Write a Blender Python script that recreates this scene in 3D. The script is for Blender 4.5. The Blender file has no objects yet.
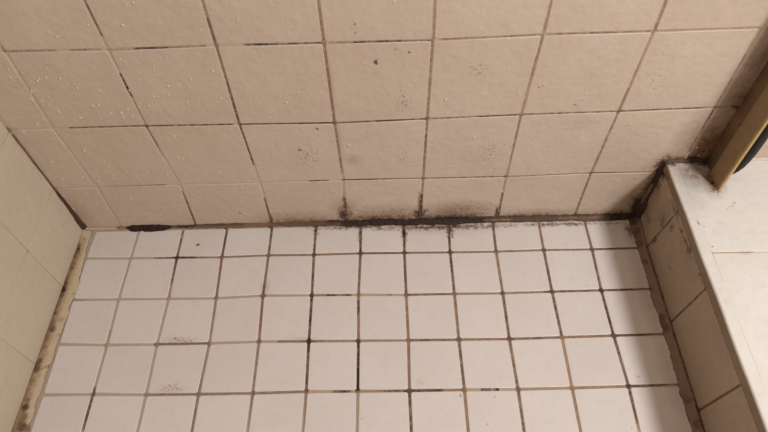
import bpy, math, random
import numpy as np
from mathutils import Matrix, Vector

# ------------------------------------------------------------------ camera, world, light, exposure
F_PX = 589.732
CAM = np.array([0.5415, -0.67458, 0.94904])
ROT = np.array([[0.9996297, -0.0088407, -0.0257354],      # right
                [0.0222665, 0.8093923, 0.5868460],        # up
                [-0.0156420, 0.5872018, -0.8092894]])     # forward
scene = bpy.context.scene
col = scene.collection
cd = bpy.data.cameras.new('camera')
cam = bpy.data.objects.new('camera', cd)
col.objects.link(cam)
cd.sensor_width = 36.0
cd.lens = F_PX * 36.0 / 768.0
cd.clip_start = 0.01
M = Matrix.Identity(4)
for i in range(3):
    M[i][0], M[i][1], M[i][2], M[i][3] = ROT[0][i], ROT[1][i], -ROT[2][i], CAM[i]
cam.matrix_world = M
scene.camera = cam

world = bpy.data.worlds.new('world')
scene.world = world
world.use_nodes = True
bg = world.node_tree.nodes['Background']
bg.inputs[0].default_value = (1.0, 0.87, 0.76, 1)
bg.inputs[1].default_value = 0.39

def area(name, loc, target, size, energy, color):
    ld = bpy.data.lights.new(name, 'AREA')
    ld.shape = 'DISK'; ld.size = size; ld.energy = energy; ld.color = color
    lo = bpy.data.objects.new(name, ld)
    col.objects.link(lo)
    lo.location = loc
    lo.rotation_euler = (Vector(target) - Vector(loc)).to_track_quat('-Z', 'Y').to_euler()
    return lo
# the bathroom's ceiling lamp, outside the shower beyond the curb
area('bathroom_lamp', (1.62, -1.13, 1.50), (0.7, -0.05, 0.2), 0.25, 25.5, (0.99, 0.99, 1.0))

scene.view_settings.view_transform = 'Standard'
scene.view_settings.look = 'None'
scene.view_settings.gamma = 1.0
scene.view_settings.use_curve_mapping = False
scene.view_settings.exposure = 0.04

# ------------------------------------------------------------------ measuring helpers
rng = np.random.default_rng(7)
random.seed(7)
WALL_X = -0.073      # left wall face
CURB_X = 1.019       # curb inner face
CURB_Z = 0.163       # curb top
PLANES = {'wall': (1, 0.0), 'floor': (2, 0.0), 'left': (0, WALL_X), 'face': (0, CURB_X), 'top': (2, CURB_Z), 'jamb': (0, 1.084)}

def at(x, y, plane):
    """survey: the point of a real surface seen at a photo position"""
    ax, v = PLANES[plane]
    d = ROT.T @ np.array([(x - 384) / F_PX, (216 - y) / F_PX, 1.0])
    return CAM + d * ((v - CAM[ax]) / d[ax])

def lin(r, g, b):
    f = lambda c: (c / 255 / 12.92) if c / 255 <= 0.04045 else ((c / 255 + 0.055) / 1.055) ** 2.4
    return np.array([f(r), f(g), f(b)])

_perm = rng.random((64, 64, 64)).astype(np.float32)
def vnoise(P, s):
    """value noise 0..1 at points P (N,3), s cells per metre"""
    q = np.asarray(P) * s + 100.3
    i = np.floor(q).astype(int); f = q - i; f = f * f * (3 - 2 * f)
    out = 0
    for a in (0, 1):
        for b in (0, 1):
            for c in (0, 1):
                w = (f[:, 0] if a else 1 - f[:, 0]) * (f[:, 1] if b else 1 - f[:, 1]) * (f[:, 2] if c else 1 - f[:, 2])
                out = out + w * _perm[(i[:, 0] + a) & 63, (i[:, 1] + b) & 63, (i[:, 2] + c) & 63]
    return out
def fnoise(P, s):
    return (vnoise(P, s) + 0.5 * vnoise(P, s * 2.1) + 0.25 * vnoise(P, s * 4.3)) / 1.75

def paint(P, base, strokes):
    """colour of grout or sealant at points P: base plus dirt strokes (a, b, radius, colour, strength)"""
    C = np.tile(base, (len(P), 1)) if np.ndim(base) == 1 else base.copy()
    n1 = fnoise(P, 130); n2 = fnoise(P + 3.7, 330); n2c = np.clip((n2 - 0.28) / 0.42, 0, 1)
    for a, b, r, c, k in strokes:
        a = np.asarray(a, float); b = np.asarray(b, float)
        lo = np.minimum(a, b) - 2 * r; hi = np.maximum(a, b) + 2 * r
        m = np.where(((P >= lo) & (P <= hi)).all(1))[0]
        if not len(m): continue
        Q = P[m]; ab = b - a; L = ab @ ab
        t = np.clip(((Q - a) @ ab) / L, 0, 1) if L > 1e-12 else np.zeros(len(Q))
        d = np.linalg.norm(Q - (a + t[:, None] * ab), axis=1)
        w = 1 - d / (r * (0.65 + 0.7 * n1[m]))
        w = np.clip(w * 3.0, 0, 1) * np.clip(k * (0.45 + 0.9 * n2c[m]), 0, 1)
        C[m] = C[m] * (1 - w[:, None]) + np.asarray(c) * w[:, None]
    return C * (0.90 + 0.2 * n2[:, None])

BLACK = lin(46, 31, 25); VDARK = lin(72, 53, 44); DARK = lin(102, 76, 60); MID = lin(136, 106, 84); TAN = lin(158, 126, 98); GREY = lin(130, 108, 92); RUST = lin(130, 92, 62); CREAM = lin(206, 186, 150)
CL = {'b': BLACK, 'v': VDARK, 'd': DARK, 'm': MID, 't': TAN, 'g': GREY, 'r': RUST, 'c': CREAM}

def px_strokes(rows, plane):
    """rows of x0, y0, x1, y1, width px, colour letter, strength -> strokes on the surface"""
    out = []
    for x0, y0, x1, y1, w, c, k in rows:
        a = at(x0, y0, plane); b = at(x1, y1, plane)
        s = np.linalg.norm(at(x0 + 1, y0, plane) - at(x0, y0, plane)) if plane != 'face' else np.linalg.norm(at(x0, y0 + 1, plane) - at(x0, y0, plane))
        out.append((a, b, w * s, CL[c], k))
    return out

# ------------------------------------------------------------------ object helpers
def mesh_obj(name, verts, faces, mat, parent=None, smooth=False, colors=None):
    me = bpy.data.meshes.new(name)
    me.from_pydata([tuple(map(float, v)) for v in verts], [], [tuple(map(int, f)) for f in faces])
    if colors is not None:
        ca = me.color_attributes.new('dirt', 'FLOAT_COLOR', 'POINT')
        buf = np.ones((len(verts), 4), np.float32); buf[:, :3] = colors
        ca.data.foreach_set('color', buf.ravel())
    if smooth:
        me.polygons.foreach_set('use_smooth', [True] * len(me.polygons))
    me.materials.append(mat)
    me.update()
    o = bpy.data.objects.new(name, me)
    col.objects.link(o)
    if parent is not None: o.parent = parent
    return o

def tag(o, label=None, cat=None, group=None, kind=None):
    if label: o['label'] = label
    if cat: o['category'] = cat
    if group: o['group'] = group
    if kind: o['kind'] = kind
    return o

def empty(name, loc=(0, 0, 0)):
    o = bpy.data.objects.new(name, None)
    col.objects.link(o); o.location = loc; o.empty_display_size = 0.05
    return o

def box_data(x0, x1, y0, y1, z0, z1):
    v = [(x, y, z) for x in (x0, x1) for y in (y0, y1) for z in (z0, z1)]
    f = [(0, 1, 3, 2), (4, 6, 7, 5), (0, 4, 5, 1), (2, 3, 7, 6), (0, 2, 6, 4), (1, 5, 7, 3)]
    return v, f

def box(name, x0, x1, y0, y1, z0, z1, mat, parent=None):
    v, f = box_data(x0, x1, y0, y1, z0, z1)
    return mesh_obj(name, v, f, mat, parent)

def prism_x(name, poly, z0, z1, mat, parent=None, smooth=False):
    """extrude an xy outline along z"""
    n = len(poly)
    v = [(x, y, z0) for x, y in poly] + [(x, y, z1) for x, y in poly]
    f = [(i, (i + 1) % n, n + (i + 1) % n, n + i) for i in range(n)] + [tuple(range(n - 1, -1, -1)), tuple(range(n, 2 * n))]
    return mesh_obj(name, v, f, mat, parent, smooth)

def tile(parent, quad, normal, mat, gap, depth=0.004, bev=0.0014, rad=0.003, tilt=0.0, name='tile'):
    """one ceramic tile: quad = four 3-D corner points of its grid cell (ccw seen from the front)"""
    q = [np.asarray(p, float) for p in quad]
    n = np.asarray(normal, float)
    c = sum(q) / 4
    def inset(dist):
        pts = []
        for i in range(4):
            a, b, d = q[i - 1], q[i], q[(i + 1) % 4]
            e0 = (b - a) / np.linalg.norm(b - a); e1 = (d - b) / np.linalg.norm(d - b)
            pts.append(b + (e1 - e0) * dist)
        return pts
    def ring(dist, r, h):
        pts = inset(dist); out = []
        for i in range(4):
            b = pts[i]; e0 = pts[i - 1] - b; e1 = pts[(i + 1) % 4] - b
            e0 /= np.linalg.norm(e0); e1 /= np.linalg.norm(e1)
            out += [b + e0 * r + n * h, b + e1 * r + n * h]
        return out
    g = gap / 2
    tv = np.array([random.uniform(-1, 1), random.uniform(-1, 1), random.uniform(-1, 1)]) * tilt
    R = ring(g, rad, -depth) + ring(g, rad, -bev * 0.75) + ring(g + bev * 0.35, rad, -bev * 0.25) + ring(g + bev, rad, 0.0)
    V = [p - c + n * float((p - c) @ tv) for p in R]
    fs = []
    for k in range(3):
        for i in range(8):
            j = (i + 1) % 8
            fs.append((k * 8 + i, k * 8 + j, (k + 1) * 8 + j, (k + 1) * 8 + i))
    fs.append(tuple(range(24, 32)))
    o = mesh_obj(name, V, fs, mat, parent)
    o.location = c
    pl = o.data.polygons
    for p in pl: p.use_smooth = True
    pl[len(pl) - 1].use_smooth = False
    return o

def sheet(name, O, U, Vv, nu, nv, mat, parent, colorfn, relief=0.0004, nrm=(0, 0, 1)):
    """fine grout bed: grid from O along U and V, coloured by its dirt"""
    O, U, Vv = map(lambda a: np.asarray(a, float), (O, U, Vv))
    uu, vv = np.meshgrid(np.linspace(0, 1, nu), np.linspace(0, 1, nv))
    P = O + uu.reshape(-1, 1) * U + vv.reshape(-1, 1) * Vv
    C = colorfn(P)
    P = P + (fnoise(P, 180) - 0.5)[:, None] * relief * np.asarray(nrm, float)
    idx = np.arange(nu * nv).reshape(nv, nu)
    F = np.stack([idx[:-1, :-1], idx[:-1, 1:], idx[1:, 1:], idx[1:, :-1]], -1).reshape(-1, 4)
    return mesh_obj(name, P, F, mat, parent, True, C)

# ------------------------------------------------------------------ materials
class NT:
    def __init__(s, name):
        s.mat = bpy.data.materials.new(name); s.mat.use_nodes = True
        s.t = s.mat.node_tree; s.b = s.t.nodes['Principled BSDF']
    def n(s, typ, **kw):
        nd = s.t.nodes.new(typ)
        for k, v in kw.items(): setattr(nd, k, v)
        return nd
    def l(s, a, b): s.t.links.new(a, b)
    def math(s, op, a, b=None, clamp=False):
        nd = s.n('ShaderNodeMath', operation=op, use_clamp=clamp)
        for i, v in enumerate((a, b)):
            if v is None: continue
            if isinstance(v, (int, float)): nd.inputs[i].default_value = v
            else: s.l(v, nd.inputs[i])
        return nd.outputs[0]
    def noise(s, vec, scale, detail=3, rough=0.55, out=0):
        nd = s.n('ShaderNodeTexNoise'); nd.inputs['Scale'].default_value = scale
        nd.inputs['Detail'].default_value = detail; nd.inputs['Roughness'].default_value = rough
        s.l(vec, nd.inputs['Vector']); return nd.outputs[out]
    def step(s, v, a, b):
        nd = s.n('ShaderNodeMapRange', interpolation_type='SMOOTHSTEP')
        nd.inputs['From Min'].default_value = a; nd.inputs['From Max'].default_value = b
        s.l(v, nd.inputs['Value']); return nd.outputs[0]
    def mix(s, fac, a, b):
        nd = s.n('ShaderNodeMix', data_type='RGBA')
        for i, v in ((0, fac), (6, a), (7, b)):
            if isinstance(v, (int, float)): nd.inputs[i].default_value = v
            elif isinstance(v, (tuple, list, np.ndarray)): nd.inputs[i].default_value = (*[float(c) for c in v[:3]], 1)
            else: s.l(v, nd.inputs[i])
        return nd.outputs[2]

def spot_field(nt, pos, spots):
    """largest of many soft ellipsoidal spots; spots = (centre, radii, strength)"""
    acc = None
    for c, r, k in spots:
        sub = nt.n('ShaderNodeVectorMath', operation='SUBTRACT'); nt.l(pos, sub.inputs[0]); sub.inputs[1].default_value = [float(v) for v in c]
        dv = nt.n('ShaderNodeVectorMath', operation='DIVIDE'); nt.l(sub.outputs[0], dv.inputs[0]); dv.inputs[1].default_value = [float(v) for v in r]
        ln = nt.n('ShaderNodeVectorMath', operation='LENGTH'); nt.l(dv.outputs[0], ln.inputs[0])
        mr = nt.n('ShaderNodeMapRange'); nt.l(ln.outputs['Value'], mr.inputs['Value'])
        for i, v in ((1, 0.0), (2, 1.0), (3, k), (4, 0.0)): mr.inputs[i].default_value = v
        acc = mr.outputs[0] if acc is None else nt.math('MAXIMUM', acc, mr.outputs[0])
    return acc

def spots_px(rows, plane):
    out = []
    ax = PLANES[plane][0]
    for x, y, rx, ry, k in rows:
        c = at(x, y, plane)
        r = np.full(3, 0.03)
        ex = np.abs(at(x + rx, y, plane) - c); ey = np.abs(at(x, y + ry, plane) - c)
        if plane == 'wall': r[0], r[2] = ex[0], ey[2]
        elif plane in ('floor', 'top'): r[0], r[1] = ex[0], ey[1]
        elif plane == 'face': r[0], r[1], r[2] = 0.005, ey[1], max(ex[2], 0.001)
        elif plane in ('left', 'jamb'): r[1], r[2] = ey[1], max(ex[2], 0.001)
        out.append((c, np.maximum(r, 0.0012), k))
    return out

def ceramic(name, base, var, rough, relief, relief_scale, mould=(), film=(), specks=(), film_col=(110, 74, 48), mould_col=(48, 32, 26), speck_col=(88, 60, 46), warp=0.009):
    nt = NT(name)
    geo = nt.n('ShaderNodeNewGeometry'); pos = geo.outputs['Position']
    info = nt.n('ShaderNodeObjectInfo')
    big = nt.noise(pos, 9, 3); fine = nt.noise(pos, 70, 5)
    c1 = lin(*base); c2 = lin(*var)
    f = nt.math('ADD', nt.math('MULTIPLY', info.outputs['Random'], 0.45), nt.math('MULTIPLY', nt.step(big, 0.3, 0.7), 0.55))
    c = nt.mix(f, c1, c2)
    cloud = nt.math('MULTIPLY', nt.step(fine, 0.48, 0.78), 0.22)
    c = nt.mix(cloud, c, c2 * 0.72)
    roughn = None
    wn = nt.n('ShaderNodeTexNoise'); wn.inputs['Scale'].default_value = 120; wn.inputs['Detail'].default_value = 4; nt.l(pos, wn.inputs['Vector'])
    wv = nt.n('ShaderNodeVectorMath', operation='MULTIPLY_ADD'); nt.l(wn.outputs['Color'], wv.inputs[0]); wv.inputs[1].default_value = (warp,) * 3
    wo = nt.n('ShaderNodeVectorMath', operation='SUBTRACT'); nt.l(pos, wo.inputs[0]); wo.inputs[1].default_value = (warp * 0.5,) * 3
    nt.l(wo.outputs[0], wv.inputs[2]); wpos = wv.outputs[0]
    m1 = nt.noise(pos, 260, 6, 0.7); m2 = nt.noise(pos, 85, 5, 0.65)
    if film:
        fm = spot_field(nt, wpos, spots_f(film))
        ff = nt.math('MULTIPLY', fm, nt.math('ADD', nt.math('MULTIPLY', m2, 0.9), 0.25), True)
        c = nt.mix(ff, c, lin(*film_col))
    if specks:
        sm = spot_field(nt, wpos, spots_f(specks))
        sp = nt.noise(pos, 240, 3, 0.6)
        v = nt.math('ADD', sp, nt.math('MULTIPLY', nt.math('ADD', sm, -1.0), 0.14))
        on = nt.math('MULTIPLY', nt.step(v, 0.505, 0.585), nt.step(sm, 0.02, 0.15))
        c = nt.mix(nt.math('MULTIPLY', on, 0.72), c, lin(*speck_col))
    if mould:
        mm = spot_field(nt, wpos, spots_f(mould))
        mn = nt.math('MULTIPLY', nt.math('ADD', nt.math('ADD', m1, m2), -1.0), 1.5)
        v = nt.math('ADD', nt.math('MULTIPLY', mm, 1.15), nt.math('MULTIPLY', mn, nt.step(mm, 0.0, 0.25)))
        c = nt.mix(nt.math('MULTIPLY', nt.step(v, 0.12, 0.60), 0.60), c, lin(*film_col))
        c = nt.mix(nt.math('MULTIPLY', nt.step(v, 0.40, 0.95), 0.92), c, lin(*mould_col))
    nt.l(c, nt.b.inputs['Base Color'])
    rr = nt.math('ADD', nt.math('MULTIPLY', nt.step(fine, 0.3, 0.7), 0.12), rough)
    nt.l(rr, nt.b.inputs['Roughness'])
    nt.b.inputs['Specular IOR Level'].default_value = 0.4
    if relief:
        h = nt.math('ADD', nt.noise(pos, relief_scale, 3, 0.5), nt.math('MULTIPLY', nt.noise(pos, relief_scale * 0.3, 2), 1.6))
        bp = nt.n('ShaderNodeBump'); bp.inputs['Strength'].default_value = 1.0; bp.inputs['Distance'].default_value = relief
        nt.l(h, bp.inputs['Height']); nt.l(bp.outputs[0], nt.b.inputs['Normal'])
    return nt.mat

def spots_f(rows):
    out = []
    for plane, lst in rows: out += spots_px(lst, plane)
    return out

def dirt_mat(name, rough=0.75, bump=0.0006):
    nt = NT(name)
    at_ = nt.n('ShaderNodeVertexColor'); at_.layer_name = 'dirt'
    geo = nt.n('ShaderNodeNewGeometry'); pos = geo.outputs['Position']
    nz = nt.noise(pos, 420, 5, 0.7)
    c = nt.mix(nt.math('MULTIPLY', nt.step(nz, 0.52, 0.75), 0.25), at_.outputs[0], (0.05, 0.032, 0.024))
    nt.l(c, nt.b.inputs['Base Color'])
    nt.b.inputs['Roughness'].default_value = rough; nt.b.inputs['Specular IOR Level'].default_value = 0.2
    bp = nt.n('ShaderNodeBump'); bp.inputs['Distance'].default_value = bump
    nt.l(nz, bp.inputs['Height']); nt.l(bp.outputs[0], nt.b.inputs['Normal'])
    return nt.mat

def plain(name, rgb, rough=0.6, metal=0.0, noise_scale=40, amount=0.25, dark=(90, 64, 40), spec=0.5):
    nt = NT(name)
    geo = nt.n('ShaderNodeNewGeometry')
    nz = nt.noise(geo.outputs['Position'], noise_scale, 5, 0.6)
    nt.l(nt.mix(nt.math('MULTIPLY', nt.step(nz, 0.4, 0.75), amount), lin(*rgb), lin(*dark)), nt.b.inputs['Base Color'])
    nt.b.inputs['Roughness'].default_value = rough; nt.b.inputs['Metallic'].default_value = metal
    nt.b.inputs['Specular IOR Level'].default_value = spec
    return nt.mat

WALL_MOULD = [('wall', [
    (345, 215, 12, 11, 0.9), (345, 206, 4, 18, 0.65), (420, 207, 4.5, 20, 0.75), (420, 215, 12, 11, 0.9),
    (380, 222, 75, 9, .95), (450, 219, 60, 9, .95), (520, 218, 70, 6, .85), (310, 223, 55, 6, .75), (497, 213, 4, 10, 0.9), (570, 218, 90, 5, 0.9), (300, 224, 50, 8, 0.75), (232, 227, 55, 5, 0.7),
    (272, 222, 4, 14, 0.6), (620, 216, 40, 9, 0.9), (638, 204, 13, 20, 1.0), (652, 186, 11, 22, 1.0), (662, 166, 12, 16, 1.0), (690, 159, 34, 7, 0.8), (706, 152, 18, 14, 0.55),
    (731, 124, 6, 14, 0.85), (738, 110, 5, 4, 0.9), (376, 62, 4, 4, 0.85), (355, 24, 1.8, 1.8, 0.8), (355, 33, 1.8, 1.8, 0.8), (395, 50, 2, 1.6, 0.7), (409, 52, 2, 1.6, 0.7), (240, 213, 2, 1.6, 0.9), (300, 150, 2, 2, 0.9), (317, 129, 2.2, 1.6, 0.8),
    (542, 86, 1.6, 1.6, 0.7), (539, 87, 1.6, 1.6, 0.6), (295, 64, 1.5, 1.5, 0.6)])]
WALL_FILM_SHADE = [('wall', [
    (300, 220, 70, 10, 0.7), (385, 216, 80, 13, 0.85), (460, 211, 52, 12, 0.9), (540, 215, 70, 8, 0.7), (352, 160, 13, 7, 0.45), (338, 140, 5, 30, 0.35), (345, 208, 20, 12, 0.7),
    (635, 198, 30, 28, 0.7), (655, 175, 22, 24, 0.7), (712, 142, 46, 46, 1.5), (740, 100, 32, 60, 1.3), (764, 58, 26, 60, 1.1), (580, 124, 26, 10, 0.2), (480, 160, 30, 16, 0.12), (330, 80, 5, 40, 0.3), (590, 215, 60, 8, 0.5), (78, 212, 16, 22, 0.4)])]  # large spots beside the jamb paint its wall shadow together with brown grime
WALL_SPECK = [('wall', [
    (308, 156, 22, 15, 0.95), (403, 103, 12, 20, 0.8), (480, 70, 18, 14, 0.85), (490, 150, 24, 22, 0.75), (405, 158, 14, 12, 0.8), (578, 105, 8, 8, 0.85), (462, 208, 50, 8, 1.0), (395, 212, 50, 7, 0.9), (290, 216, 30, 7, 0.7), (655, 85, 20, 22, 0.5), (490, 160, 16, 8, 0.8), (545, 218, 50, 8, 0.8)])]
FLOOR_MOULD = [('floor', [(360, 232, 4, 15, 0.75), (404, 233, 4.5, 16, 0.85), (450, 230, 6, 12, 0.85), (316, 230, 5, 10, 0.6), (198, 245, 2.6, 2.4, 1.0), (440, 227, 120, 5, 0.75), (360, 227, 80, 4, 0.7), (560, 224, 90, 4, 0.6), (630, 232, 8, 16, 0.6),
    (460, 394, 4, 5, 0.5), (487, 424, 1.4, 1.2, 0.8), (495, 397, 1.2, 1.2, 0.6)])]
FLOOR_FILM = [('floor', [(180, 341, 20, 6, 0.45), (172, 389, 22, 6, 0.3), (265, 287, 6, 10, 0.6), (645, 290, 12, 90, 0.5), (670, 370, 14, 70, 0.4), (450, 228, 70, 8, 0.4), (420, 382, 6, 4, 0.3), (300, 340, 26, 4, 0.4)])]
FLOOR_SPECK = [('floor', [(176, 339, 15, 7, 1.15), (172, 387, 15, 8, 1.1), (190, 342, 20, 4, 0.9)])]
FACE_MOULD = [('face', [(655, 240, 5, 6, 1.0), (672, 228, 5, 8, 0.7), (663, 220, 8, 14, 0.55), (644, 205, 8, 22, 0.8), (655, 180, 10, 24, 0.9), (664, 172, 8, 16, 0.9), (650, 222, 6, 14, 0.5), (690, 250, 5, 16, 0.6), (682, 232, 4, 14, 0.6), (676, 212, 4, 26, 0.75), (688, 245, 4, 30, 0.7), (703, 280, 4, 26, 0.5), (722, 325, 4, 40, 0.6), (742, 378, 4, 40, 0.6), (671, 320, 4, 6, 0.5)])]
FACE_FILM = [('face', [(662, 218, 18, 22, 0.55), (650, 190, 14, 40, 0.6), (690, 260, 14, 40, 0.35), (655, 262, 8, 30, 0.35), (725, 345, 14, 60, 0.3)])]
FACE_SPECK = [('face', [(672, 262, 14, 20, 0.7), (684, 245, 12, 20, 0.7)])]
TOP_MOULD = [('top', [(706, 163, 18, 9, 0.8), (688, 161, 24, 6, 0.7), (711, 180, 8, 14, 0.7), (714, 190, 6, 5, 0.6), (698, 222, 2, 5, 0.5), (704, 227, 1.6, 1.6, 0.6), (712, 246, 1.6, 1.6, 0.6), (670, 164, 12, 5, 0.7)])]
TOP_FILM_SHADE = [('top', [(694, 172, 30, 26, 1.2), (708, 178, 18, 24, 1.3), (690, 195, 20, 20, 0.25), (745, 253, 10, 3, 0.4)])]  # strong spots at the jamb foot paint its shadow over the brown smudges

m_wall = ceramic('wall_tile_glaze', (198, 178, 160), (190, 169, 150), 0.42, 0.0012, 95, WALL_MOULD, WALL_FILM_SHADE, WALL_SPECK)
m_left = ceramic('left_wall_tile_glaze', (202, 188, 166), (195, 180, 158), 0.42, 0.0006, 80)
m_floor = ceramic('floor_tile_glaze', (218, 209, 204), (212, 202, 196), 0.30, 0.00025, 40, FLOOR_MOULD, FLOOR_FILM, FLOOR_SPECK, speck_col=(128, 74, 60), film_col=(140, 104, 84))
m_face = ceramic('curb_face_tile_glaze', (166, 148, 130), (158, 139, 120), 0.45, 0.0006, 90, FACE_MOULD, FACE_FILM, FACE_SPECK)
m_top = ceramic('curb_top_tile_glaze', (222, 217, 210), (214, 208, 199), 0.40, 0.0008, 90, TOP_MOULD, TOP_FILM_SHADE)
m_dirt = dirt_mat('stained_grout')
m_seal = dirt_mat('mouldy_sealant', 0.6, 0.0009)
m_core = plain('mortar_bed', (150, 130, 110), 0.9)
m_plaster = plain('painted_plaster', (214, 200, 180), 0.8, amount=0.1, dark=(180, 160, 140))
m_brass = ceramic('brown_frame', (130, 104, 74), (114, 90, 62), 0.5, 0.0, 60, (), [('jamb', [(742, 98, 30, 30, 1.0), (720, 140, 30, 34, .9), (706, 164, 30, 30, 1.1), (764, 64, 40, 30, .9)])], film_col=(58, 40, 28))
m_strip = plain('tan_frame', (138, 113, 80), 0.45, 0.0, 60, 0.35, (108, 84, 58))
m_gold_lit = plain('gold_lit_edge', (196, 164, 110), 0.35, 0.25, 60, 0.25, (140, 100, 56))  # paler gold paints the lit front corner of the jamb
m_rubber = plain('black_rubber', (26, 24, 24), 0.5, amount=0.2, dark=(60, 54, 50))
m_screw = plain('rusty_screw', (128, 94, 58), 0.5, 0.4, 300, 0.6, (50, 34, 24))
m_trim_shade = ceramic('edge_trim_shaded', (140, 118, 98), (126, 104, 85), 0.5, 0.0004, 120, [('face', [(668, 178, 6, 18, 0.7), (757, 415, 6, 30, 0.5)])], [('face', [(675, 195, 14, 50, 0.6), (720, 310, 14, 110, 0.5)])])  # shade of the upright strip is in this darker brown, plus stains
m_water = plain('water_drop', (198, 180, 156), 0.45, amount=0.0, spec=0.8)
m_outer = ceramic('outer_floor_tile_glaze', (214, 208, 198), (206, 198, 188), 0.4, 0.0003, 40)

# ------------------------------------------------------------------ survey of the joints
# back wall: where joint rows A, B, C cross the columns, and where the columns meet the floor
ROW_A = [(5, 52), (108, 50), (216, 46), (323.7, 43.3), (432.7, 40.5), (543, 35), (653.7, 31.7), (762, 28)]
ROW_B = [(53, 128.7), (146, 126.3), (239.3, 124.7), (334.3, 123.3), (427, 119.3), (521, 115), (618.7, 111.7), (715.3, 107.7)]
ROW_C = [(96.7, 187.3), (180, 184.7), (260, 183), (343.3, 180.2), (423, 178.7), (506, 177), (591, 173.3), (678, 171)]
FOOT = [(120, 225), (196, 226), (272, 225), (346, 222), (420, 220), (497.5, 218), (574.5, 216), (650, 214)]
WP, RP, Z_C = 0.15, 0.1516, 0.1286
def wall_node(i, r):
    """column i, row r (0 = foot, 1 = C, 2 = B, 3 = A, ...)"""
    if 0 <= i <= 7 and r <= 3:
        p = at(*[FOOT, ROW_C, ROW_B, ROW_A][r][i], 'wall')
        if r == 0: p = np.array([p[0], 0, 0.0])
        if r == 1 and i == 7: p = np.array([1.049, 0, Z_C + 0.004])
        return p
    if r <= 3:
        j = min(max(i, 0), 7); b = wall_node(j, r)
        if i < 0: return np.array([WALL_X - 0.001, 0, b[2]])
        return b + np.array([(i - 7) * WP, 0, 0])
    b = wall_node(i, 3)
    x = b[0] if i < 0 else (b[0] + (i * WP - b[0]) * min(1, (r - 3) * 0.5))
    return np.array([x, 0, b[2] + (r - 3) * RP])

# floor: joint rows 1-4 crossing the columns
ROWS_F = [
    {0: (85, 258.3), 1: (130.5, 258), 2: (176.7, 257.3), 3: (221.7, 257), 4: (268.3, 255), 5: (313.7, 254.5), 6: (360.3, 253), 7: (404.3, 252.5), 8: (450, 252), 9: (496, 251.3), 10: (543.7, 249.7), 11: (592, 249)},
    {0: (71.7, 299.7), 1: (118.3, 299), 2: (168.3, 298.5), 3: (216, 298), 4: (262.7, 295.3), 5: (311.7, 295), 6: (358.3, 294.5), 7: (406, 294.5), 8: (454.3, 293.5), 9: (502.7, 293), 10: (552, 291.3), 11: (601.3, 290)},
    {0: (58, 344), 1: (106.7, 344.7), 2: (156.7, 344), 3: (209.3, 343), 4: (258.7, 341.3), 5: (308.7, 341), 6: (358.3, 340.5), 7: (408.3, 340), 8: (458.7, 339.3), 9: (509.3, 338.7), 10: (562, 337), 11: (613.7, 335.3)},
    {0: (41.7, 394.7), 1: (92.7, 394), 2: (145.7, 394.5), 3: (198.3, 394), 4: (252.3, 393), 5: (306, 391.3), 6: (357.7, 391), 7: (409.3, 390.5), 8: (464.3, 389.5), 9: (518, 389), 10: (572, 387.7), 11: (628.7, 386)}]
FX0, FP, FY0, FQ = -0.04815, 0.087405, -0.07285, 0.08854
def floor_node(k, r):
    if r < 0:                       # the cut row against the back wall
        b = floor_node(k, 0)
        return np.array([b[0] + (FX0 + k * FP - b[0]) * 0.4, -0.006, 0])
    if r <= 3:
        if k in ROWS_F[r]:
            p = at(*ROWS_F[r][k], 'floor')
            return np.array([p[0], p[1], 0])
        b = floor_node(11, r)
        return np.array([FX0 + 12 * FP + 0.004, b[1] + 0.0005, 0])
    b = floor_node(k, 3)
    return np.array([b[0] + (FX0 + k * FP - b[0]) * 0.5, b[1] - (r - 3) * FQ, 0])

# ------------------------------------------------------------------ the setting
Y_END = -1.25
floor = tag(box('floor', WALL_X - 0.12, 2.3, Y_END, 0.1, -0.10, -0.006, m_core), 'shower floor of small white square tiles with brown stained grout', 'floor', kind='structure')
wall_back = tag(box('wall_back', WALL_X - 0.12, 2.3, 0.006, 0.12, -0.006, 2.3, m_plaster), 'back wall of beige square tiles with mould along its foot', 'wall', kind='structure')
wall_left = tag(box('wall_left', WALL_X - 0.12, WALL_X - 0.006, Y_END, 0.006, -0.006, 2.3, m_plaster), 'left wall of large greenish beige tiles beside the shower floor', 'wall', kind='structure')

# back wall tiles
UP, XN = (0, 0, 1), (1, 0, 0)
for r in range(0, 12):
    for i in range(-1, 11):
        q = [wall_node(i, r), wall_node(i + 1, r), wall_node(i + 1, r + 1), wall_node(i, r + 1)]
        tile(wall_back, q, (0, -1, 0), m_wall, 0.0036, bev=0.0016, rad=0.0022, tilt=0.0025)

# floor tiles
for r in range(-1, 12):
    for k in range(0, 12):
        q = [floor_node(k, r + 1), floor_node(k + 1, r + 1), floor_node(k + 1, r), floor_node(k, r)]
        if q[0][1] < Y_END: continue
        tile(floor, q, UP, m_floor, 0.0047, bev=0.0012, rad=0.0022, tilt=0.003)
# bathroom floor beyond the curb
for r in range(0, 4):
    for k in range(0, 3):
        x0, y0 = 1.27 + k * 0.3, -0.3 * r
        tile(floor, [(x0, y0 - 0.3, 0), (x0 + 0.3, y0 - 0.3, 0), (x0 + 0.3, y0, 0), (x0, y0, 0)], UP, m_outer, 0.004)

# left wall tiles: joint at y = -0.134
LY = [0.0, -0.1345, -0.2845, -0.4345, -0.5845, -0.7345, -0.8845, -1.0345, -1.1845]
LZ = [0.0, 0.128, 0.276] + [0.276 + 0.15 * j for j in range(1, 11)]
for a in range(len(LY) - 1):
    for b in range(len(LZ) - 1):
        q = [(WALL_X, LY[a], LZ[b]), (WALL_X, LY[a], LZ[b + 1]), (WALL_X, LY[a + 1], LZ[b + 1]), (WALL_X, LY[a + 1], LZ[b])]
        tile(wall_left, q[::-1], XN, m_left, 0.0014, bev=0.0006, rad=0.002, tilt=0.002)

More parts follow.
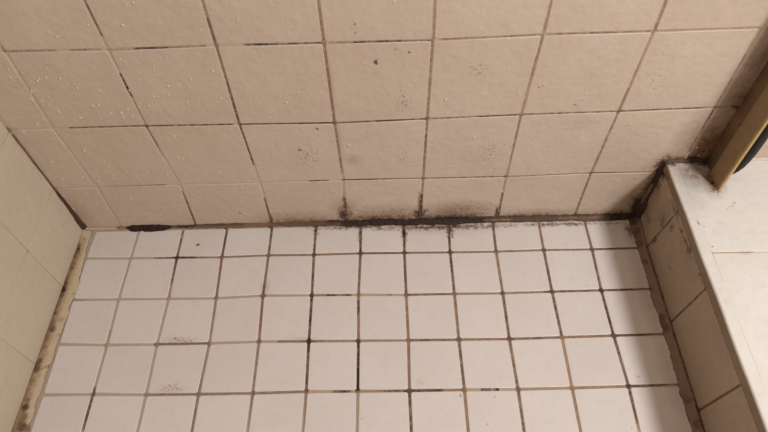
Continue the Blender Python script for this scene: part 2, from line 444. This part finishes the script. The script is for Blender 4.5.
# ------------------------------------------------------------------ grout beds
W_STROKES = [
    (0, 47, 5, 52, 2, 'd', .8), (5, 52, 55, 51, 1.6, 'd', .7), (70, 50.5, 100, 50, 1.6, 'd', .7), (108, 50, 135, 50, 1.6, 'd', .6), (135, 49.5, 165, 49, 2.4, 'v', 1), (165, 48.5, 205, 46.5, 1.8, 'd', .7),
    (245, 45.5, 256, 45, 2, 'v', .9), (256, 45.5, 272, 45.5, 3, 'b', 1), (272, 45, 322, 43.5, 2.2, 'd', .9), (330, 44, 355, 43.5, 2, 'd', .7), (355, 43.2, 400, 42, 3, 'v', 1), (400, 42, 430, 41, 2, 'd', .7),
    (440, 40, 512, 37, 2, 'm', .8), (512, 37, 540, 35, 2, 'd', .6), (548, 34.5, 592, 33.5, 2, 'm', .8), (592, 33.5, 616, 33, 2, 'v', .8), (616, 33, 650, 31.7, 2, 'm', .8), (655, 31, 760, 28, 2, 't', .8),
    (70, 128.2, 146, 126.3, 2, 'd', .9), (146, 126.3, 157, 126, 2, 'v', .9), (157, 126, 232, 124.8, 2, 'v', .95), (240, 124.7, 334, 123.3, 2, 'd', 1), (295, 124, 332, 123.3, 2.4, 'v', .9), (336, 123.2, 427, 119.5, 2.2, 'd', .95), (378, 121.6, 402, 120.6, 2.6, 'v', .9),
    (428, 119.3, 520, 115.4, 2, 'd', .7), (480, 117.4, 515, 115.6, 2.4, 'v', .7), (522, 115, 617, 112, 2, 'd', .75), (620, 111.6, 702, 108.2, 2, 'd', .9), (702, 108.2, 736, 106.8, 2, 'm', .9), (735, 107, 738, 112, 4, 'b', .9),
    (112, 186.8, 135, 186.3, 1.3, 'm', .6), (135, 186.3, 165, 185.2, 1.3, 'd', .7), (310, 181.6, 328, 181, 2, 'v', .9), (343, 180.2, 395, 179.2, 2, 'd', .95), (355, 180.2, 372, 179.8, 2.2, 'v', .8), (395, 179.2, 423, 178.7, 2, 'm', .9), (424, 178.7, 506, 177, 2, 'd', .8),
    (508, 177, 590, 173.6, 2, 'm', .8), (591, 173.3, 658, 171.5, 2, 'd', .9),
    (82, -4, 102, 36, 2.2, 'd', .85), (120, 75, 132, 97, 2.6, 'v', .95), (102, 36, 120, 75, 1.2, 't', .5), (132, 97, 146, 126, 1.5, 't', .7), (146, 127, 169, 171, 2.2, 'd', .95), (181, 192, 196, 226, 2.4, 'd', 1),
    (201, -4, 208, 20, 2, 'm', .9), (208, 20, 216, 46, 2.6, 'd', .95), (217, 48, 230, 90, 2.6, 'm', 1), (228, 85, 239, 124, 2.6, 'd', .95), (240, 126, 253, 165, 2.2, 'd', .95), (264, 199, 272, 224, 2.4, 'd', .95),
    (317, -4, 323.7, 43, 2.8, 'm', .85), (324, 45, 334, 123, 3.2, 'm', .95), (334, 124, 341, 172, 3, 'd', .7), (341, 172, 345, 205, 1.6, 't', .8), (344, 200, 346, 222, 4, 'v', .9),
    (435, -4, 433, 40, 2, 't', .9), (432.5, 42, 427, 119, 2.4, 'm', .85), (427, 120, 424, 165, 2.4, 'd', .7), (424, 165, 421, 200, 2, 'm', .8), (421, 196, 420, 218, 4, 'v', .95),
    (553, -4, 543, 35, 2.2, 't', 1), (543, 36, 530, 80, 2.4, 'm', .85), (530, 80, 521, 115, 2.2, 't', .9), (521, 116, 511, 162, 2.2, 'd', .65), (511, 162, 503, 190, 1.6, 'm', .6), (502, 194, 497.5, 218, 2.6, 'v', .8),
    (668, -4, 654, 31, 2.4, 'm', .8), (653, 33, 619, 111, 2.2, 't', 1), (628, 90, 619.5, 110, 2.2, 'm', .8), (619, 112, 592, 172, 2.2, 'd', .65), (591, 175, 575, 215, 2.4, 'd', .75),
    (762, 28, 742, 60, 2.2, 't', .8), (744, 57, 715.3, 107, 2.4, 'm', .9), (715, 108, 688, 152, 2.8, 'd', .95)]
def wall_color(P):
    base = lin(192, 173, 153)
    C = paint(P, base, px_strokes(W_STROKES, 'wall'))
    return C
sheet('grout', (WALL_X, 0.0012, 0), (1.60, 0, 0), (0, 0, 0.56), 801, 281, m_dirt, wall_back, wall_color, 0.0004, (0, -1, 0))
sheet('grout', (WALL_X, 0.0012, 0.558), (1.60, 0, 0), (0, 0, 1.3), 161, 131, m_dirt, wall_back, lambda P: paint(P, lin(176, 152, 124), []), 0.0, (0, -1, 0))

F_STROKES = [
    (155, 258, 176, 257.4, 1.6, 'd', .9), (174, 257.3, 196, 257, 2.4, 'b', 1), (196, 257, 268, 255, 2.2, 'm', .8), (268, 255, 404, 252.5, 2.4, 'm', .95), (362, 253.4, 404, 252.6, 2, 'd', .7), (404, 252.5, 450, 252, 2.4, 'd', .7), (450, 252, 592, 249, 2.4, 'm', .8), (596, 249, 640, 246, 2.6, 'd', 1),
    (312, 295, 340, 294.7, 2, 'm', .8), (328, 295, 334, 295, 2, 'v', .8), (343, 294.8, 350, 294.6, 2, 'b', .8), (388, 294.5, 391, 294.5, 1.6, 'v', .8), (406, 294.5, 454, 293.5, 2.4, 'd', .7), (454, 293.5, 552, 291.3, 2, 'm', .6), (545, 291.5, 601, 290, 2.6, 'd', .8), (601, 290, 660, 287, 2.8, 'd', 1),
    (156, 344.5, 209, 343.4, 2.8, 'g', 1), (176, 344.5, 205, 344, 2, 'm', .7), (280, 341, 320, 341, 3.2, 'r', .75), (320, 341, 356, 340.6, 2, 'm', .6), (358, 340.5, 408, 340, 2.2, 'm', .5), (408, 340, 458, 339.3, 2.6, 'd', .75), (460, 339.3, 509, 338.7, 2.4, 'm', .8), (509, 338.7, 562, 337, 3, 'd', .7), (562, 337, 613, 335.3, 2.6, 'm', .9), (613, 335.3, 672, 331, 3, 'd', 1),
    (145, 394.5, 250, 393, 2.2, 'g', .8), (252, 393, 306, 391.4, 2.2, 'g', .8), (334, 391.3, 350, 391, 2.4, 'v', .8), (360, 391, 385, 390.8, 2, 'm', .6), (385, 390.8, 408, 390.5, 2.4, 'd', .9), (411, 390.5, 442, 390, 3.2, 'v', .9), (442, 390, 464, 389.6, 2, 'm', .8), (482, 389.4, 490, 389.3, 2.2, 'b', .8), (494, 389.2, 498, 389.2, 2, 'b', .8), (518, 389, 572, 387.7, 2, 't', .7), (572, 387.7, 628, 386, 2.4, 'm', .7), (628, 386, 690, 381, 2.8, 'd', 1),
    (109, 330, 105, 348, 1.6, 'm', .6), (95, 388, 83, 428, 2.4, 'd', .9), (83, 300, 71, 300, 1.5, 't', .8), (72, 297, 76, 280, 1.8, 'd', .7),
    (181, 232, 176.7, 257, 2.8, 'd', .8), (176.5, 258, 169, 284, 2.6, 'v', .75), (169, 284, 168, 298, 2, 't', .8), (226, 226, 221.7, 257, 2.8, 'd', 1), (221.7, 257, 216, 297, 2.6, 'm', 1), (216, 298, 200, 385, 2, 'g', .6), (200, 385, 190, 440, 2, 'g', .8),
    (271, 224, 268, 255, 3, 'd', .9), (268, 255, 262.7, 295, 3, 'm', 1), (264, 282, 263, 296, 4, 'd', .7), (262.7, 296, 258.7, 341, 2.8, 'r', .9), (258.5, 341, 248, 440, 1.8, 'g', .7), (254, 392, 253, 398, 2, 'd', .8),
    (316, 222, 313.7, 254, 3, 'v', .8), (313.7, 254, 311.7, 295, 2.8, 'd', .9), (311.7, 295, 308.7, 341, 3, 'v', .9), (308.6, 341, 306.4, 391, 3, 'd', 1), (308.6, 335, 308, 350, 3, 'b', .7), (306, 391, 304, 440, 1.8, 'g', .7),
    (361, 222, 360.3, 253, 3.2, 'v', .9), (360.3, 253, 358.6, 294, 2.8, 'd', .75), (358.5, 294, 358.3, 340, 2.4, 'm', .9), (358.2, 302, 358.2, 312, 2.4, 'v', .8), (358.3, 341, 357.7, 390, 3, 'v', 1), (357.9, 366, 357.7, 388, 3.4, 'b', 1), (357.6, 391, 357.6, 440, 1.6, 't', .6),
    (404, 222, 404.3, 252, 3.4, 'b', .85), (404.3, 252, 406, 294, 2.8, 'd', .9), (406, 294, 408.3, 340, 2.4, 'm', .8), (408.3, 340, 409.3, 390, 2.6, 'm', .95), (408, 391, 409, 395, 4, 'b', .9), (409.4, 391, 411.5, 440, 3.2, 'd', 1),
    (449, 222, 450, 252, 3.4, 'v', .9), (450, 252, 451, 262, 2.8, 'd', .9), (451.4, 263, 452, 269, 3, 'b', .8), (452, 270, 454.3, 293, 2.8, 'd', .8), (454.3, 293, 458.7, 339, 2.4, 'm', .9), (458.7, 339, 464.3, 389, 3, 'd', .75), (464.3, 389, 469, 440, 2.2, 'm', .7),
    (493, 218, 496, 251, 3, 'd', .9), (496, 251, 502.7, 293, 2.6, 'm', .8), (502.7, 293, 509.3, 338, 3, 'd', .9), (509.3, 339, 518, 389, 3, 'd', .7), (518, 389, 526, 440, 2.8, 'd', .75),
    (540, 218, 543.7, 250, 3, 'm', 1), (543.7, 250, 552, 291, 2.8, 'd', .8), (552, 291, 562, 337, 3, 'd', .9), (562, 337, 572, 388, 2.4, 't', .9), (572, 388, 584, 440, 2.6, 'm', .7),
    (586, 218, 592, 249, 3.2, 'm', 1), (592, 249, 601.3, 290, 3, 'd', .8), (601.3, 290, 613.7, 335, 3.4, 'v', .9), (613.7, 335, 628.7, 386, 3, 'd', .85), (628.7, 386, 646, 440, 3.6, 'v', .95)]
def floor_color(P):
    t = np.clip((P[:, 0] - 0.14) / 0.22, 0, 1)[:, None]
    base = lin(182, 165, 144) * (1 - t) + lin(178, 156, 134) * t
    return paint(P, base, px_strokes(F_STROKES, 'floor'))
sheet('grout', (WALL_X, -0.50, -0.0013), (1.10, 0, 0), (0, 0.50, 0), 551, 251, m_dirt, floor, floor_color, 0.0004)
sheet('grout', (WALL_X, Y_END, -0.0013), (1.10, 0, 0), (0, 0.752, 0), 111, 76, m_dirt, floor, lambda P: paint(P, lin(172, 146, 120), []), 0.0)
L_STROKES = [(-10, 212, 62, 286, 1.5, 't', .8), (30, 252, 45, 268, 1.4, 'm', .5)]
sheet('grout', (WALL_X - 0.0011, Y_END, 0), (0, 1.25, 0), (0, 0, 1.75), 313, 219, m_dirt, wall_left, lambda P: paint(P, lin(186, 170, 142), px_strokes(L_STROKES, 'left')), 0.0, (1, 0, 0))

# ------------------------------------------------------------------ curb
curb = tag(empty('shower_curb', (CURB_X, 0, 0)), 'raised tiled curb with pale lit top bordering the shower floor on the right', 'curb', kind='thing')
def child(o): o.parent = curb; o.matrix_parent_inverse = Matrix.Translation((-CURB_X, 0, 0)); return o
curb.rotation_euler.z = -0.0080
CW = 1.262
child(box('core', CURB_X + 0.003, CW - 0.004, Y_END, 0.0, -0.0058, CURB_Z - 0.003, m_core))
FJ = [(0.0, 0.0), (-0.0727, -0.0915), (-0.2285, -0.2385), (-0.3810, -0.3890), (-0.534, -0.541), (-0.687, -0.692), (-0.84, -0.845), (-0.993, -0.997), (-1.146, -1.149)]
ZT = 0.1425
for a in range(len(FJ) - 1):
    (l0, h0), (l1, h1) = FJ[a], FJ[a + 1]
    child(tile(None, [(CURB_X, l0, 0.002), (CURB_X, l1, 0.002), (CURB_X, h1, ZT), (CURB_X, h0, ZT)], (-1, 0, 0), m_face, 0.0032, depth=0.003, rad=0.002, tilt=0.003))
TJ = [0.0, -0.188, -0.488, -0.788, -1.088]
for a in range(len(TJ) - 1):
    child(tile(None, [(1.0345, TJ[a + 1], CURB_Z), (CW, TJ[a + 1], CURB_Z), (CW, TJ[a], CURB_Z), (1.0345, TJ[a], CURB_Z)], UP, m_top, 0.0022, depth=0.004, bev=0.001, rad=0.002))
for a in range(len(TJ) - 1):      # outer face
    child(tile(None, [(CW, TJ[a + 1], 0.002), (CW, TJ[a], 0.002), (CW, TJ[a], CURB_Z - 0.002), (CW, TJ[a + 1], CURB_Z - 0.002)][::-1][::-1], XN, m_top, 0.0025, depth=0.004))
# quarter-round edge trim along the inner top edge
R_ = 0.0030
def sweep(name, prof, mat):
    tv, tf = [], []
    for k_ in range(NY + 1):
        y = Y_END + 0.02 + (0.0 - Y_END - 0.02) * k_ / NY
        for (x, z) in prof: tv.append((x + 0.0004 * math.sin(y * 41), y, z))
    npf = len(prof)
    for k_ in range(NY):
        for j in range(npf):
            k = (j + 1) % npf
            tf.append((k_ * npf + j, k_ * npf + k, (k_ + 1) * npf + k, (k_ + 1) * npf + j))
    tf += [tuple(range(npf - 1, -1, -1)), tuple(range(NY * npf, NY * npf + npf))]
    return child(mesh_obj(name, tv, tf, mat))
NY = 60
tr = sweep('edge_trim', [(CURB_X + 0.003, 0.1440), (CURB_X - 0.0008, 0.1440), (CURB_X - 0.0012, 0.1450), (CURB_X - 0.0012, CURB_Z - 0.0025), (CURB_X + 0.003, CURB_Z - 0.0025)], m_trim_shade)
tr['label'] = 'edge trim strip with painted shade and brown stains'
cap = [(CURB_X + 0.003, CURB_Z - 0.0026), (CURB_X - 0.0014, CURB_Z - 0.0026)]
for j in range(0, 6):
    t = j / 5 * math.pi / 2
    cap.append((CURB_X - 0.0014 + R_ - R_ * math.cos(t), CURB_Z + 0.0006 - R_ + R_ * math.sin(t)))
cap += [(1.0354, CURB_Z + 0.0006), (1.0357, CURB_Z + 0.0001), (1.0357, CURB_Z - 0.0026)]
sweep('top_strip', cap, m_top)
FC = [(647, 247, 655, 240, 4, 'd', .9), (655, 240, 672, 219, 3, 'v', .9), (671, 323, 702, 293, 3, 'd', 1), (700, 411, 739, 386, 3, 'd', 1), (664, 178, 698, 272, 3, 'v', .7), (698, 272, 758, 421, 4, 'd', .9), (640, 214, 662, 166, 6, 'b', 1)]
child(sheet('grout', (CURB_X + 0.0012, Y_END, 0), (0, 1.25, 0), (0, 0, 0.146), 501, 60, m_dirt, None, lambda P: paint(P, lin(150, 124, 100), px_strokes(FC, 'face')), 0.0003, (-1, 0, 0)))
TC = [(705, 252, 735, 252, 1.6, 't', .8), (735, 252, 755, 252, 2, 't', .9), (697, 220, 700, 228, 3, 'm', .8), (686, 160, 690, 190, 3, 'm', .8)]
child(sheet('grout', (1.0325, Y_END, CURB_Z - 0.0012), (CW - 1.0345, 0, 0), (0, 1.25, 0), 60, 401, m_dirt, None, lambda P: paint(P, lin(206, 192, 172), px_strokes(TC, 'top')), 0.0))

# ------------------------------------------------------------------ sealant beads
def bead(name, label, A, B, dA, dB, wA, wB, base, strokes, n, bulge=0.25, ragged=0.3, lump=0.0006):
    """sealant in the corner along A-B; dA, dB lead out along the two surfaces; wA, wB widths as functions of the fraction along"""
    A, B, dA, dB = [np.asarray(v, float) for v in (A, B, dA, dB)]
    m = 9
    s = np.linspace(0, 1, n)
    L = A + s[:, None] * (B - A)
    nA = fnoise(L * 1.0 + 1.3, 31); nA2 = fnoise(L + 9.1, 143); nB = fnoise(L + 5.7, 37); nB2 = fnoise(L + 2.2, 157)
    a = np.array([wA(t) for t in s]) * (1 + ragged * ((nA - .5) * 2.0 + (nA2 - .5) * 1.3))
    b = np.array([wB(t) for t in s]) * (1 + ragged * ((nB - .5) * 2.0 + (nB2 - .5) * 1.3))
    e = 0.0004
    rows = []
    for j in range(m):
        t = j / (m - 1)
        pa, pb = (1 - t), t
        k = 1 - bulge * 4 * t * (1 - t) * 0.5
        rows.append(L + dA * ((a * pa * k) + e)[:, None] + dB * ((b * pb * k) + e)[:, None])
    P = np.stack(rows, 1)                       # n, m, 3
    nn = (dA + dB) / np.linalg.norm(dA + dB)
    flat = P.reshape(-1, 3)
    C = paint(flat, base(flat) if callable(base) else base, strokes)
    w = np.sin(np.linspace(0, math.pi, m))[None, :, None]
    P = P + ((fnoise(flat, 160) - 0.4).reshape(n, m, 1)) * w * lump * 2 * nn
    V = np.concatenate([P.reshape(-1, 3), L - (dA + dB) * 0.0002])
    C = np.concatenate([C, np.tile(C.mean(0), (n, 1))])
    idx = np.arange(n * m).reshape(n, m); back = n * m + np.arange(n)
    F = [(idx[i, j], idx[i + 1, j], idx[i + 1, j + 1], idx[i, j + 1]) for i in range(n - 1) for j in range(m - 1)]
    F += [(back[i], back[i + 1], idx[i + 1, 0], idx[i, 0]) for i in range(n - 1)]
    F += [(idx[i, m - 1], idx[i + 1, m - 1], back[i + 1], back[i]) for i in range(n - 1)]
    F += [tuple([back[0]] + [idx[0, j] for j in range(m)]), tuple([back[-1]] + [idx[-1, j] for j in range(m - 1, -1, -1)])]
    o = mesh_obj(name, V, F, m_seal, None, True, C)
    return tag(o, label, 'sealant')

def curve(*pts):
    xs = [p[0] for p in pts]; ys = [p[1] for p in pts]
    return lambda t: float(np.interp(t, xs, ys))

XL, XR = WALL_X + 0.002, CURB_X
def bx(px): return (at(px, 222, 'floor')[0] - XL) / (XR - XL)
def sb(rows):                                   # strokes on the foot bead: x0 px, x1 px, height offset, radius, colour, strength
    out = []
    for x0, x1, h, r, c, k in rows:
        a = at(x0, 222, 'floor')[0]; b = at(x1, 222, 'floor')[0]
        out.append(((a, -0.003 + min(0, h), 0.003 + max(0, h)), (b, -0.003 + min(0, h), 0.003 + max(0, h)), r, CL[c], k))
    return out
def back_base(P):
    x = P[:, 0]
    stops = [(-0.07, lin(200, 178, 140)), (0.02, lin(186, 160, 124)), (0.12, lin(120, 92, 72)), (0.30, lin(126, 96, 76)), (0.40, lin(88, 64, 52)), (0.55, lin(64, 46, 40)), (0.72, lin(84, 62, 52)), (0.95, lin(104, 80, 64)), (1.02, lin(60, 44, 38))]
    return np.stack([np.interp(x, [s[0] for s in stops], [s[1][c] for s in stops]) for c in range(3)], 1)
bead('sealant_bead', 'mould-blackened sealant bead along the foot of the back wall', (XL, 0, 0), (XR, 0, 0), (0, -1, 0), (0, 0, 1),
     curve((0, .004), (bx(130), .004), (bx(134), .010), (bx(165), .009), (bx(172), .005), (bx(195), .006), (bx(320), .007), (bx(350), .009), (bx(450), .010), (bx(500), .008), (bx(640), .008)),
     curve((0, .003), (bx(130), .003), (bx(136), .007), (bx(160), .007), (bx(175), .004), (bx(200), .006), (bx(270), .006), (bx(340), .008), (bx(380), .008), (bx(440), .009), (bx(500), .009), (bx(580), .009), (bx(640), .014)),
     back_base,
     sb([(120, 134, 0, .004, 'r', .8), (134, 168, 0, .014, 'b', 1.4), (136, 164, 0.002, .012, 'b', 2), (168, 195, 0, .003, 'b', .8), (196, 245, 0.003, .004, 'v', .7), (270, 350, 0, .006, 'd', .8), (330, 360, .006, .006, 'b', .8), (345, 482, 0, .010, 'b', .95), (360, 470, .008, .006, 'b', .8), (470, 640, .008, .004, 'v', .9), (470, 560, -.006, .003, 'v', .8), (478, 520, 0, .002, 't', .9), (560, 600, .001, .003, 't', .4), (615, 640, 0, .012, 'b', .8)]),
     620, 0.2, 0.45, 0.0012)

def lf(rows):
    out = []
    for (x, y, r, c, k), (x2, y2, r2, c2, k2) in zip(rows, rows[1:]):
        if abs(y2 - y) < 14 and abs(x2 - x) < 14:
            p = at(x, y, 'floor'); q = at(x2, y2, 'floor'); p[2] = q[2] = 0.002
            out.append((p, q, min(r, r2) * 0.9, CL[c2], k2 * 0.75))
    for x, y, r, c, k in rows: p = at(x, y, 'floor'); p[2] = 0.002; out.append((p, p + 1e-5, r, CL[c], k))
    return out
bead('sealant_bead', 'cream sealant strip with brown mould spots along the foot of the left wall', (WALL_X, -0.0045, 0), (WALL_X, Y_END + .05, 0), (1, 0, 0), (0, 0, 1),
     curve((0, .017), (.05, .021), (.1, .0235), (1, .0235)), curve((0, .004), (1, .004)), lin(200, 181, 150),
     [((WALL_X + .005, -.03, .003), (WALL_X + .005, -.7, .003), .009, TAN, .6), ((WALL_X + .003, -.05, .003), (WALL_X + .003, -.7, .003), .005, MID, .6)] + lf([(79, 246, .006, 'd', .8), (79, 250, .004, 'b', .8), (76, 258, .005, 'd', .8), (74, 264, .005, 'm', .9), (72, 270, .005, 'd', .7), (69, 277, .005, 'm', .8), (66, 284, .007, 'd', .8), (64, 291, .007, 'b', 1), (62, 297, .006, 'd', .7), (58, 305, .006, 'm', .8), (55, 314, .006, 'd', .7), (54, 322, .005, 'm', .9), (52, 330, .008, 'd', .8), (48, 338, .006, 'm', .8), (45, 348, .005, 'm', .7), (40, 362, .006, 'd', .9), (37, 370, .008, 'd', .9), (50, 366, .004, 'm', .7), (33, 382, .005, 'm', .7), (28, 400, .005, 'm', .8), (26, 408, .006, 'v', .9), (24, 418, .007, 'm', .9), (22, 428, .010, 'd', .8), (28, 430, .008, 'm', .8), (60, 335, .004, 'm', .8), (74, 294, .004, 'd', .7), (62, 320, .005, 'm', .6)]),
     400, 0.25, 0.25)
band = bead('mortar_band', 'grey-brown crumbling mortar band along the foot', (CURB_X, -0.006, 0), (CURB_X, Y_END + .05, 0), (-1, 0, 0), (0, 0, 1),
     curve((0, .018), (.12, .0165), (.25, .0175), (.4, .018), (1, .018)), curve((0, .010), (.06, .006), (1, .0045)), lin(138, 112, 98),
     lf([(634, 220, .016, 'v', .8), (637, 232, .010, 'd', .8), (640, 245, .008, 'd', .8), (645, 262, .008, 'd', .7), (652, 290, .006, 'd', .8), (661, 318, .010, 'd', .8), (664, 328, .012, 'd', .9), (655, 308, .003, 'c', .9), (675, 360, .008, 'm', .8), (688, 400, .010, 'd', .6), (700, 425, .010, 'd', .7)])
     + [((CURB_X - .001, -.02, .004), (CURB_X - .001, -.6, .004), .003, VDARK, .8), ((CURB_X - .020, -.02, .001), (CURB_X - .020, -.6, .001), .003, DARK, .6)],
     500, 0.3, 0.28, 0.0012)
del band['category']; child(band)
bead('sealant_bead', 'thin cracked dark sealant line in the left vertical corner', (WALL_X, 0, 0.006), (WALL_X, 0, 1.7), (1, 0, 0), (0, -1, 0),
     curve((0, .009), (.03, .007), (.07, .003), (.09, .0022), (1, .002)), curve((0, .008), (.03, .005), (.07, .0028), (1, .0022)), lambda P: np.where(P[:, 2:] < .118, lin(96, 72, 54), np.where(P[:, 2:] < .27, lin(118, 90, 66), lin(180, 158, 126))),
     [((WALL_X + .002, -.003, 0), (WALL_X + .002, -.003, .125), .006, VDARK, 1.2), ((WALL_X + .008, -.001, .02), (WALL_X + .006, -.001, .11), .002, TAN, .8), ((WALL_X, -.001, .125), (WALL_X, -.001, .20), .005, DARK, 1.2), ((WALL_X, -.001, .20), (WALL_X, -.001, .26), .002, RUST, .6), ((WALL_X, -.001, .275), (WALL_X, -.001, .285), .003, VDARK, .9)],
     600, 0.3, 0.4)
bead('sealant_bead', 'black mouldy sealant in the corner between back wall and curb end', (CURB_X, 0, 0.010), (CURB_X, 0, CURB_Z - .001), (-1, 0, 0), (0, -1, 0),
     curve((0, .014), (.4, .008), (1, .007)), curve((0, .012), (.4, .007), (1, .006)), lin(58, 43, 37), [((CURB_X - .006, -.002, .05), (CURB_X - .005, -.002, .1), .003, MID, .7)], 120, 0.2, 0.5, 0.0012)
bead('sealant_bead', 'dirty brown sealant line where the curb top meets the back wall', (CURB_X, 0, CURB_Z), (1.26, 0, CURB_Z), (0, -1, 0), (0, 0, 1),
     curve((0, .005), (.25, .006), (.4, .004), (1, .0025)), curve((0, .005), (.3, .007), (1, .0025)), lambda P: np.where(P[:, :1] > 1.11, lin(206, 192, 172), lin(92, 68, 54)), [((1.05, -.003, CURB_Z + .003), (1.085, -.003, CURB_Z + .003), .006, VDARK, .9)], 140, 0.2, 0.5)

# ------------------------------------------------------------------ door jamb standing on the curb against the back wall
jamb = tag(empty('door_jamb', (1.097, -0.035, CURB_Z)), 'brown and gold shower door jamb standing on the curb against the back wall', 'door frame', kind='thing')
def jc(o): o.parent = jamb; o.matrix_parent_inverse = Matrix.Translation((-1.097, 0.035, -CURB_Z)); return o
ZJ = 1.95
z0 = CURB_Z + 0.001
jc(prism_x('channel', [(1.0855, -0.0005), (1.0855, -0.0445), (1.1080, -0.0445), (1.1080, -0.0005)], z0, ZJ, m_brass))
jc(prism_x('front_strip', [(1.0825, -0.0300), (1.0825, -0.0640), (1.0840, -0.0660), (1.0885, -0.0660), (1.0900, -0.0640), (1.0900, -0.0446), (1.0852, -0.0446), (1.0852, -0.0300)], z0, ZJ, m_strip))
e_ = jc(prism_x('edge_bead', [(1.0838, -0.0655), (1.0845, -0.0678), (1.0865, -0.0684), (1.0885, -0.0678), (1.0890, -0.0655)], z0, ZJ, m_gold_lit)); e_['label'] = 'pale gold front edge with painted highlight'
gk = [(1.0895, -0.0560), (1.0900, -0.0640), (1.0930, -0.0672), (1.0965, -0.0672), (1.0995, -0.0640), (1.1010, -0.0580), (1.0995, -0.0520), (1.0950, -0.0490), (1.0901, -0.0490)]
gv, gf = [], []
gz = [(0.204, 0.12), (0.214, 0.45), (0.226, 0.72), (0.242, 0.9), (0.262, 1.0), (ZJ, 1.0)]
for z, k in gz: gv += [(1.0901 + (x - 1.0895) * k * 1.2, -0.0655 + (y + 0.0600) * k * 1.2, z) for x, y in gk]
ng = len(gk)
for a in range(len(gz) - 1):
    for b in range(ng): gf.append((a * ng + b, a * ng + (b + 1) % ng, (a + 1) * ng + (b + 1) % ng, (a + 1) * ng + b))
gf += [tuple(range(ng - 1, -1, -1)), tuple(range((len(gz) - 1) * ng, len(gz) * ng))]
g_ = jc(mesh_obj('gasket', gv, gf, m_rubber, None, True)); g_['label'] = 'black rubber door gasket'
# screw on the channel face
def screw(y, z):
    n = 12; v = []; f = []
    for rr, hh in ((0.0036, 0.0), (0.0034, 0.0009), (0.0020, 0.0014)):
        for j in range(n):
            t = 2 * math.pi * j / n
            v.append((1.0855 - hh, y + rr * math.cos(t), z + rr * math.sin(t)))
    v.append((1.0855 - 0.0010, y, z))
    for k in range(2):
        for j in range(n): f.append((k * n + j, k * n + (j + 1) % n, (k + 1) * n + (j + 1) % n, (k + 1) * n + j))
    for j in range(n): f.append((2 * n + j, 2 * n + (j + 1) % n, 3 * n))
    return jc(mesh_obj('screw', v, f, m_screw))
ps = at(739, 126, 'jamb'); screw(max(ps[1], -0.036), ps[2])
for zz in (0.75, 1.4): screw(-0.02, zz)

# ------------------------------------------------------------------ water drops on the walls (too small and many to pick apart)
def drops(parent, pts, nrm, u, v, mat):
    V, F = [], []
    nrm, u, v = [np.asarray(a, float) for a in (nrm, u, v)]
    for c, r, asp in pts:
        b = len(V); n = 8
        for rr, hh in ((1.0, -0.1), (0.72, 0.38), (0.3, 0.55)):
            for j in range(n):
                t = 2 * math.pi * j / n
                V.append(c + u * r * rr * math.cos(t) + v * r * rr * asp * math.sin(t) + nrm * r * hh)
        V.append(c + nrm * r * 0.58)
        for k in range(2):
            for j in range(n): F.append((b + k * n + j, b + k * n + (j + 1) % n, b + (k + 1) * n + (j + 1) % n, b + (k + 1) * n + j))
        for j in range(n): F.append((b + 2 * n + j, b + 2 * n + (j + 1) % n, b + 3 * n))
    o = mesh_obj('water_drops', V, F, mat, parent, True)
    o['kind'] = 'stuff'; o['label'] = 'tiny pale dried water drops'
    return o
D = []
for x0, x1, y0, y1, n in [(20, 112, 62, 126, 26), (112, 232, 58, 124, 34), (22, 150, 132, 182, 40), (150, 258, 134, 176, 16), (240, 330, 70, 122, 8), (0, 60, 70, 130, 12), (40, 120, 0, 44, 6), (120, 260, 0, 40, 6), (60, 170, 192, 220, 10), (410, 540, 66, 112, 10), (420, 560, 122, 172, 14), (560, 700, 40, 170, 8), (330, 430, 130, 215, 8)]:
    for _ in range(int(n * 1.3)):
        D.append((at(random.uniform(x0, x1), random.uniform(y0, y1), 'wall'), random.choice([0.0010, 0.0012, 0.0014, 0.0017, 0.0021, 0.0026]), random.uniform(0.9, 1.4)))
for x, y, r in [(57, 37, .0025), (133, 3, .002), (120, 59, .002), (47, 68, .0019), (48, 97, .0018), (149, 106, .0022), (139, 80, .0019), (645, 119, .0018), (270, 118, .0018), (315, 131, .0024), (394, 2, .002), (437, 85, .0018), (446, 113, .0018)]:
    D.append((at(x, y, 'wall'), r, 1.1))
drops(wall_back, D, (0, -1, 0), XN, UP, m_water)
D = [(at(x, y, 'left'), r, 1.3) for x, y, r in [(33, 214, .002), (45, 211, .0016), (8, 296, .002), (14, 283, .0018), (6, 240, .0014), (20, 300, .0012)]]
drops(wall_left, D, XN, (0, 1, 0), UP, m_water)
D = [(at(x, y, 'floor'), r, 0.7) for x, y, r in [(587, 281, .0014), (574, 278, .0012), (639, 377, .0024), (636, 376, .0016), (362, 419, .0018), (632, 428, .0016), (645, 424, .0014), (222, 345, .0012)]]
drops(floor, D, UP, XN, (0, 1, 0), m_water)
D = [(at(x, y, 'top'), r, 1.4) for x, y, r in [(735, 203, .0022), (733, 206, .0016), (730, 207, .0012), (719, 195, .0016), (722, 192, .0014), (728, 209, .0012)]]
o = drops(curb, D, UP, XN, (0, 1, 0), m_water); child(o)
